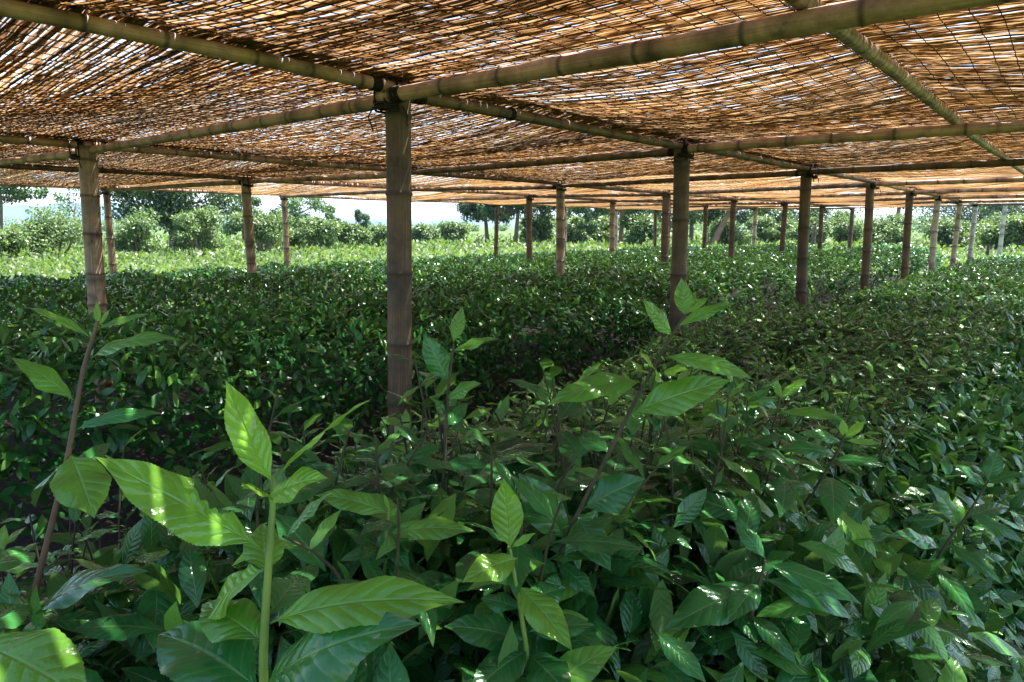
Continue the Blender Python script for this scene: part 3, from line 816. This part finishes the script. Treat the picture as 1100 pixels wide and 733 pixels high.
tea_plant('leaning tea plant with big bright leaves right of centre', [(585, 632, 1.02), (618, 556), (650, 495), (684, 427), (718, 366), (736, 338)], .98, [
    ((690, 412), (588, 425), .33, .55, -.06, 0, {'bend': .9, 'face': .7}),
    ((680, 444), (785, 405), .40, .58, -.05, 0, {'bend': .5, 'face': .9, 'up': .5, 'fold': .25}),
    ((712, 384), (816, 402), .22, .62, -.02, .2, {'bend': 1.0}),
    ((710, 412), (690, 378), .62, .80, -.05, .2, {'bend': .4}),
    ((712, 400), (738, 396), .5, .80, -.04, 0, {'bend': .4}),
    ((722, 362), (691, 321), .42, .62, -.03, 0, {'bend': .3, 'face': .9}),
    ((736, 340), (732, 298), .50, .62, 0, 0, {'bend': .3, 'face': 1, 'up': .2}),
    ((727, 352), (790, 321), .26, .60, -.02, 0, {'bend': .7}),
    ((736, 338), (762, 318), .32, .70, 0, 0, {'bend': .5}),
    ((737, 336), (748, 312), .3, .75, .01, 0, {'bend': .2}),
    ((628, 546), (692, 512), .60, .30, -.03, 0, {'bend': .5, 'face': 1, 'up': .5, 'mat': 'tea'}),
    ((608, 580), (559, 509), .48, .24, -.04, 0, {'bend': .4, 'face': 1, 'up': .3, 'mat': 'tea'}),
    ((620, 556), (656, 612), .54, .24, -.06, 0, {'bend': .5, 'face': 1, 'up': .2, 'mat': 'tea'}),
    ((598, 604), (640, 640), .45, .3, -.04, 0, {'mat': 'tea'}),
    ((655, 485), (622, 470), .5, .5, .04, 0, {}),
], 'twig', .0029)
tea_plant('low bright tea plant with an upright oval leaf at bottom centre', [(568, 712, .86), (560, 660), (553, 620), (548, 590)], .86, [
    ((548, 590), (541, 513), .50, .74, .0, 0, {'bend': -.2, 'face': 1, 'up': .2, 'fold': .3}),
    ((556, 600), (497, 622), .55, .72, -.05, 0, {'bend': .6}),
    ((550, 588), (575, 572), .34, .76, -.01, 0, {'bend': .4}),
    ((557, 630), (615, 695), .42, .66, -.08, 0, {'bend': .6, 'face': .9, 'up': .7}),
    ((560, 650), (610, 628), .5, .5, .05, 0, {}),
    ((560, 655), (515, 640), .5, .4, .03, 0, {'mat': 'tea'}),
    ((566, 690), (478, 668), .50, .22, -.02, 0, {'bend': .7, 'mat': 'tea'}),
    ((566, 700), (505, 742), .5, .22, -.08, 0, {'bend': .7, 'mat': 'tea'}),
    ((568, 705), (612, 745), .6, .24, -.08, 0, {'bend': .7, 'mat': 'tea'}),
    ((566, 680), (640, 668), .42, .32, .0, 0, {'bend': .7, 'mat': 'tea'}),
], 'stem_green', .003)
tea_plant('tea plant with two pointed yellow green tip leaves, right of the leaning one', [(822, 590, 1.4), (868, 538), (900, 486), (908, 466)], 1.38, [
    ((907, 470), (905, 450), .5, .86, 0, 0, {'bend': .2}),
    ((908, 470), (930, 452), .45, .84, -.01, 0, {'bend': .3}),
    ((908, 474), (948, 476), .25, .76, -.02, 0, {'bend': .5}),
    ((905, 476), (860, 462), .32, .55, -.03, 0, {'bend': .7, 'mat': 'tea'}),
    ((898, 490), (838, 478), .34, .46, -.04, 0, {'bend': .8}),
    ((896, 494), (955, 498), .30, .44, -.06, 0, {'bend': .8}),
    ((886, 510), (922, 572), .46, .48, -.10, 0, {'bend': .6, 'face': .9}),
    ((876, 528), (820, 520), .36, .36, -.06, 0, {'bend': .8}),
    ((868, 538), (930, 545), .32, .36, -.06, 0, {'bend': .8}),
    ((850, 560), (800, 575), .36, .32, -.08, 0, {'bend': .8}),
    ((845, 565), (905, 610), .34, .34, -.12, 0, {'bend': .8}),
    ((830, 580), (862, 640), .36, .32, -.14, 0, {'bend': .7}),
], 'twig', .0032)
tea_plant('tea plant with long drooping speckled leaves at the lower right', [(800, 690, 1.0), (815, 630), (822, 602)], 1.0, [
    ((822, 606), (930, 645), .30, .44, -.05, 0, {'bend': .7, 'face': .8}),
    ((822, 600), (790, 560), .45, .44, .02, 0, {}),
    ((818, 622), (925, 662), .30, .38, -.02, 0, {'bend': .8}),
    ((812, 630), (715, 672), .44, .44, -.05, 0, {'bend': .5, 'face': .9}),
    ((815, 628), (782, 665), .46, .40, -.06, 0, {'bend': .6}),
    ((806, 660), (858, 712), .36, .34, -.06, 0, {'bend': .7}),
    ((705, 680), (760, 733), .40, .48, -.05, 0, {'bend': .5, 'face': .9, 'd': .85}),
    ((802, 680), (740, 700), .44, .3, .03, 0, {}),
], 'twig', .003)
tea_plant('tea plant with a thin tip beside the big bitten leaf plant', [(412, 640, .95), (415, 590), (418, 545)], .95, [
    ((418, 548), (412, 530), .25, .8, 0, 0, {'bend': .2}),
    ((417, 552), (338, 527), .38, .56, -.02, 0, {'bend': .8, 'face': .8}),
    ((416, 574), (510, 565), .32, .60, -.03, 0, {'bend': .7}),
    ((418, 555), (428, 545), .5, .7, 0, 0, {}),
    ((414, 590), (365, 600), .40, .42, -.03, 0, {'bend': .7}),
    ((413, 605), (465, 640), .36, .36, -.04, 0, {'bend': .7}),
    ((414, 582), (440, 610), .4, .4, -.05, 0, {}),
    ((412, 622), (365, 655), .4, .3, -.04, 0, {}),
], 'stem_green', .0028)

tea_plant('tea plant reaching out over the path at the right edge', [(985, 655, 1.5), (1010, 592), (1038, 556), (1062, 516)], 1.5, [
    ((1061, 518), (1073, 482), .52, .5, .0, 0, {'bend': .3}),
    ((1060, 520), (1100, 506), .4, .46, -.03, 0, {'bend': .7}),
    ((1058, 522), (1030, 500), .42, .48, -.02, 0, {'bend': .6}),
    ((1040, 554), (1104, 582), .30, .42, -.05, 0, {'bend': .7}),
    ((1036, 558), (1088, 540), .32, .38, .03, 0, {'bend': .7}),
    ((1030, 566), (1002, 520), .40, .5, -.03, 0, {'bend': .6, 'mat': 'tea'}),
    ((1016, 584), (1080, 626), .28, .42, -.08, 0, {'bend': .7}),
    ((1010, 590), (958, 570), .32, .36, -.06, 0, {'bend': .8}),
    ((1002, 606), (1052, 668), .30, .34, -.10, 0, {'bend': .7}),
    ((996, 620), (945, 640), .34, .32, -.08, 0, {'bend': .8}),
], 'twig', .0032)
tea_plant('tea plant with an arched top leaf, behind the pair of yellow green tips', [(785, 575, 1.55), (812, 505), (832, 455), (838, 426)], 1.55, [
    ((838, 428), (868, 405), .36, .62, -.02, 0, {'bend': .5}),
    ((838, 428), (832, 406), .4, .7, 0, 0, {'bend': .3}),
    ((838, 444), (912, 447), .24, .6, -.05, 0, {'bend': 1.0}),
    ((836, 440), (796, 420), .34, .5, -.03, 0, {'bend': .7, 'mat': 'tea'}),
    ((830, 460), (876, 482), .34, .46, -.06, 0, {'bend': .7}),
    ((824, 475), (776, 468), .34, .42, -.05, 0, {'bend': .8}),
    ((815, 498), (862, 522), .34, .42, -.08, 0, {'bend': .7}),
    ((810, 508), (760, 522), .34, .40, -.07, 0, {'bend': .8}),
    ((800, 535), (842, 566), .34, .36, -.08, 0, {'bend': .7}),
    ((795, 548), (750, 566), .34, .34, -.08, 0, {'bend': .8}),
], 'twig', .003)

# ------------------------------------------------------------------ leaf litter on the soil
mb = MB(); n = 2200
s = R.uniform(-2.6, 8, n); t = R.uniform(-3.6, -1.9, n)
P = ST(0, 0) + s[:, None] * dA + t[:, None] * dB; P[:, 2] = .022 + R.rand(n) * .012
P = P[sector(P)]; n = len(P)
D = nrm(np.concatenate([R.normal(0, 1, (n, 2)), R.normal(0, .15, (n, 1))], 1)); U = nrm(np.array([0, 0, 1.0]) + R.normal(0, .3, (n, 3)))
L_ = R.uniform(.03, .09, n); leaf_array(mb, P, D, U, L_, L_ * .4, R.rand(n), 3, 1)
tag(mb.build('leaf_litter', M['litter']), 'dry brown leaves lying on the soil path at the lower right', 'leaf litter', kind='stuff')

# ------------------------------------------------------------------ the bright field beyond
def field_stuff():
    mb = MB(); n = 95000
    d = 1 / R.uniform(1 / 110.0, 1 / 11.0, n)
    px = R.uniform(-120, 1220, n)
    P = np.stack([(px - 550) / 774 * d, d, np.zeros(n)], -1)
    rel = P - P0; s = rel @ dA; t = rel @ dB
    keep = (t > 10.4) | (s > 23.2) | ((s > 21.5) & (t < 0)) | (t < -4.5)
    P, d = P[keep], d[keep]; n = len(P)
    h = .32 + .22 * noise2(P[:, 0], P[:, 1], .5, 8); h = np.maximum(h, .1)
    P[:, 2] = R.rand(n) * h
    D = nrm(np.concatenate([R.normal(0, .8, (n, 2)), R.uniform(.1, 1.3, (n, 1))], 1))
    U = nrm(np.concatenate([R.normal(0, .5, (n, 2)), R.uniform(.4, 1, (n, 1))], 1))
    L_ = R.uniform(.10, .22, n) * np.clip(d / 22, .8, 2.6)
    leaf_array(mb, P, D, U, L_, L_ * .42, np.clip(R.normal(.52, .22, n), 0, 1), 2, 1)
    tag(mb.build('field_vegetation', M['field_leaf']), 'bright green leafy crop covering the sunlit field beyond the shade', 'crop', kind='stuff')
field_stuff()

def leaf_cloud(mb, C, rad, n, size, rng, var=(.4, .2), flat=.75):
    """small leaves through a clump's volume, denser to its outside"""
    q = nrm(rng.normal(0, 1, (n, 3))); r = rng.rand(n) ** .45
    P = C + q * r[:, None] * rad * np.array([1, 1, flat])
    D = nrm(q * .5 + rng.normal(0, 1, (n, 3)) + np.array([0, 0, -.2])); U = nrm(q * .6 + np.array([0, 0, .8]) + rng.normal(0, .5, (n, 3)))
    L_ = size * rng.uniform(.7, 1.35, n)
    leaf_array(mb, P, D, U, L_, L_ * .55, np.clip(rng.normal(var[0], var[1], n), 0, 1), 2, 1, bend=rng.uniform(0, 1, n), fold=rng.uniform(0, .5, n))

def shrub(px, dist, wpx, h, label, seed, mat='shrub_leaf', var=(.5, .22), group='shrubs beyond the field'):
    rng = np.random.RandomState(seed); b = at(px, dist); wd = wpx / FPX * dist / 2
    e = empty('shrub', b, label, 'shrub', group); mb = MB(); tw = MB()
    m = 16
    for i in range(m):
        a = rng.uniform(0, 6.28); rr = wd * rng.uniform(.1, .72); 
        zz = h * rng.uniform(.22, .80) * (1 - .25 * (rr / wd))
        c = b + np.array([math.cos(a) * rr, math.sin(a) * rr, zz])
        R_ = min(wd, h) * rng.uniform(.16, .48)
        leaf_cloud(mb, c, R_, 420, .12 * dist / 34 + .02, rng, (var[0] + rng.normal(0, .10), var[1]))
        tube(tw, [b + np.array([0, 0, -.05]), b * .4 + c * .6 + np.array([0, 0, -.1 * h]), c], [.05, .03, .012], 5, caps=False)
    mb.build('foliage', M[mat], e); tw.build('branches', M['bark'], e)

def tree(px, dist, h, cw, label, seed, trunk_h=.4, lean=(0, 0), mat='tree_leaf', bark='bark', var=(.38, .2), n=34, flat=.8, leafs=330, group='trees beyond the field', tr=.03, lz=.2):
    rng = np.random.RandomState(seed); b = at(px, dist); wd = cw / FPX * dist / 2
    e = empty('tree', b, label, 'tree', group); mb = MB(); tw = MB()
    topc = b + np.array([lean[0], lean[1], h * trunk_h])
    fork = [b + np.array([0, 0, -.1]), b * .66 + topc * .34 + np.array([rng.normal(0, .05), 0, 0]), topc]
    tube(tw, fork, [h * tr * 1.25, h * tr, h * tr * .8], 10)
    up2 = topc + np.array([lean[0] * .5, 0, h * .38])
    tube(tw, [topc, (topc + up2) / 2 + rng.normal(0, .1, 3), up2], [h * tr * .75, h * tr * .5, h * tr * .2], 8)
    for i in range(n):
        a = i * 2.4 + rng.normal(0, .4); q = rng.rand()
        zz = h * (trunk_h + (1 - trunk_h) * (-.12 + 1.05 * q))
        span = math.sin(PI * (.16 + .80 * q)) ** .7
        rr = wd * span * rng.uniform(.35, .95)
        c = b + np.array([lean[0] + math.cos(a) * rr, math.sin(a) * rr * .8, zz])
        R_ = wd * rng.uniform(.17, .33)
        leaf_cloud(mb, c, R_, leafs, lz, rng, (var[0] + rng.normal(0, .10), var[1]), flat)
        st = topc + (up2 - topc) * min(1, max(0, q - .15))
        mid = (st + c) / 2 + np.array([0, 0, -.05 * h]) + rng.normal(0, .1, 3)
        tube(tw, [st, mid, c], [h * tr * .35, h * tr * .22, h * tr * .08], 6, caps=False)
    tw.build('trunk', M[bark], e); mb.build('crown', M[mat], e)

shrub(62, 33, 92, 2.7, 'wide rounded light green shrub at the far left of the field', 1)
shrub(8, 31, 60, 1.7, 'pale shrub cut by the left edge of the picture', 2, var=(.6, .2))
shrub(150, 34, 76, 2.7, 'rounded shrub just right of the leftmost thick post', 3)
shrub(217, 35, 70, 2.75, 'pale leafy shrub right of the large dark tree trunk', 4, var=(.6, .2))
shrub(283, 37, 72, 2.8, 'full light green shrub behind the slim post left of centre', 5)
shrub(335, 41, 66, 2.7, 'medium green shrub between two slim posts and the thick centre post', 6)
shrub(375, 46, 50, 2.1, 'low grey green shrub left of the thick centre post', 7, var=(.45, .2))
shrub(404, 50, 40, 1.9, 'small shrub partly behind the thick centre post', 8)
shrub(455, 62, 34, 1.9, 'low dark shrub just right of the thick centre post', 9, var=(.3, .2))
shrub(487, 66, 40, 2.0, 'pale low shrub under the hills', 10, var=(.6, .2))
shrub(580, 58, 54, 2.9, 'dense mid green shrub behind the two field trees', 11, var=(.35, .2))
shrub(618, 55, 46, 2.5, 'pale shrub right of the tall middle post', 12, var=(.6, .2))
shrub(688, 52, 52, 2.8, 'dark round shrub by the reddish tree trunk', 13, var=(.28, .2))
shrub(650, 60, 46, 2.6, 'grey green shrub between the pair of slim posts', 14)
shrub(780, 50, 60, 2.3, 'light shrub beside the leaning trunk', 15, var=(.58, .2))
shrub(868, 48, 50, 2.3, 'dark green shrub between two far posts right of centre', 16, var=(.3, .2))
shrub(828, 56, 56, 2.7, 'mid green shrub in the gap behind the dark posts', 17)
shrub(905, 52, 56, 2.8, 'bright shrub behind the fourth post of the centre row', 18, var=(.65, .2))
shrub(955, 46, 60, 2.5, 'tall pale shrub near the right hand posts', 19, var=(.62, .2))
shrub(1015, 44, 60, 2.2, 'dark leafed shrub behind the pale grey posts', 20, var=(.34, .2))
shrub(1065, 40, 66, 2.4, 'loose light green shrub at the right edge', 21, var=(.6, .22))
shrub(1110, 38, 66, 2.6, 'feathery shrub cut by the right edge of the picture', 22, var=(.66, .2))

tree(0, 37, 5.4, 92, 'tree with a bent trunk cut by the left edge of the picture', 31, .5, (.3, 0), var=(.5, .2), n=20, flat=.5, leafs=170)
tree(187, 42, 6.2, 165, 'large spreading dark tree behind the left hand shrubs', 32, .38, (.1, 0), var=(.22, .15), n=60, flat=.75, leafs=420, tr=.036)
tree(318, 58, 5.6, 70, 'light airy tree behind the field shrubs left of centre', 33, .3, var=(.62, .2), n=20)
tree(262, 60, 5.0, 60, 'pale tree beside the slim post left of centre', 38, .3, var=(.6, .2), n=18)
tree(85, 56, 4.6, 70, 'thin pale tree behind the leftmost thick post', 34, .3, var=(.6, .2), n=12, leafs=120)
tree(388, 110, 4.2, 26, 'small pointed tree on the skyline left of the thick centre post', 35, .2, var=(.45, .2), n=12, lz=.3)
tree(352, 100, 4.3, 30, 'small round tree on the skyline', 36, .2, var=(.45, .2), n=12, lz=.3)
tree(524, 62, 6.0, 70, 'dark field tree with a straight trunk, left one of the pair', 41, .42, (-.2, 0), var=(.2, .14), n=36, flat=.75, lz=.24)
tree(553, 56, 5.8, 92, 'dark field tree with a pale trunk, right one of the pair', 42, .46, (.25, 0), var=(.24, .15), n=38, flat=.75, lz=.24)
tree(622, 90, 4.8, 34, 'small tree on the skyline right of the tall middle post', 43, .3, var=(.4, .2), n=12, lz=.3)
tree(667, 54, 6.4, 100, 'tree with a reddish trunk behind the slim posts', 44, .5, (.1, 0), bark='bark_red', var=(.3, .18), n=30, tr=.028)
tree(640, 72, 5.8, 80, 'dark tree behind the pair of slim posts', 45, .35, var=(.22, .15), n=26, lz=.25)
tree(742, 62, 6.4, 100, 'tree behind the second post of the centre row', 46, .42, var=(.3, .17), n=30, lz=.23)
tree(700, 82, 6.4, 90, 'dark background tree in the middle of the tree line', 47, .3, var=(.22, .15), n=28, lz=.28)
tree(764, 48, 6.2, 96, 'tree with a trunk leaning to the right', 48, .52, (1.5, .2), bark='bark_red', var=(.36, .18), n=26, tr=.03)
tree(820, 72, 6.4, 90, 'broad dark tree right of the leaning trunk', 49, .3, var=(.25, .15), n=28, lz=.25)
tree(870, 85, 6.0, 70, 'dark tree between the third and fourth centre row posts', 50, .3, var=(.25, .15), n=24, lz=.28)
tree(962, 50, 5.2, 40, 'thin trunked tree beside the fifth centre row post', 51, .6, bark='bark_red', var=(.3, .18), n=12, leafs=140, tr=.03)
tree(1030, 95, 6.6, 110, 'big dark tree behind the pale grey posts', 52, .25, var=(.22, .15), n=30, lz=.3)
tree(1095, 90, 6.8, 110, 'big dark tree at the right edge behind the shrubs', 53, .25, var=(.2, .15), n=30, lz=.3)

# the wood closing the plain, too far to count its trees
mb = MB(); rng = np.random.RandomState(77)
for i in range(420):
    d = rng.uniform(95, 330); px = rng.uniform(-140, 1240)
    if px < 560 and d < 200: continue
    h = (3.2 + 2.2 * rng.rand()) * (1 + .5 * noise2(px / 60, d / 60, 1, 3)) * (.55 + .45 * d / 330 + (.25 if px > 580 else 0)) * (.55 if 330 < px < 560 else 1) 
    c = at(px, d); c[2] = h * .45
    leaf_cloud(mb, c, h * .62, 150, .30 + d / 700, rng, (.5 + rng.normal(0, .14), .18), .85)
tag(mb.build('distant_woodland', M['shrub_leaf']), 'hazy far wood closing the plain under the hills', 'woodland', kind='stuff')

# two old stakes in the field on the right
def stake(px, dist, h, r, label, seed, mat='post_pale_sunlit'):
    b = at(px, dist); e = empty('wooden_stake', b, label, 'stake', 'stakes in the field')
    mb = MB(); culm(mb, b - np.array([0, 0, .1]), b + np.array([.05, 0, h]), r, r * .9, .5, 10, .05, .006, seed=seed); mb.build('culm', M[mat], e)
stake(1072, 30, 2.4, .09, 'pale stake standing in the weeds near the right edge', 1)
stake(1057, 22, .95, .05, 'short dark stake right of the pale grey posts', 2, 'post')
stake(872, 34, 1.5, .09, 'reddish short stake in the field behind the third centre post', 3, 'post')
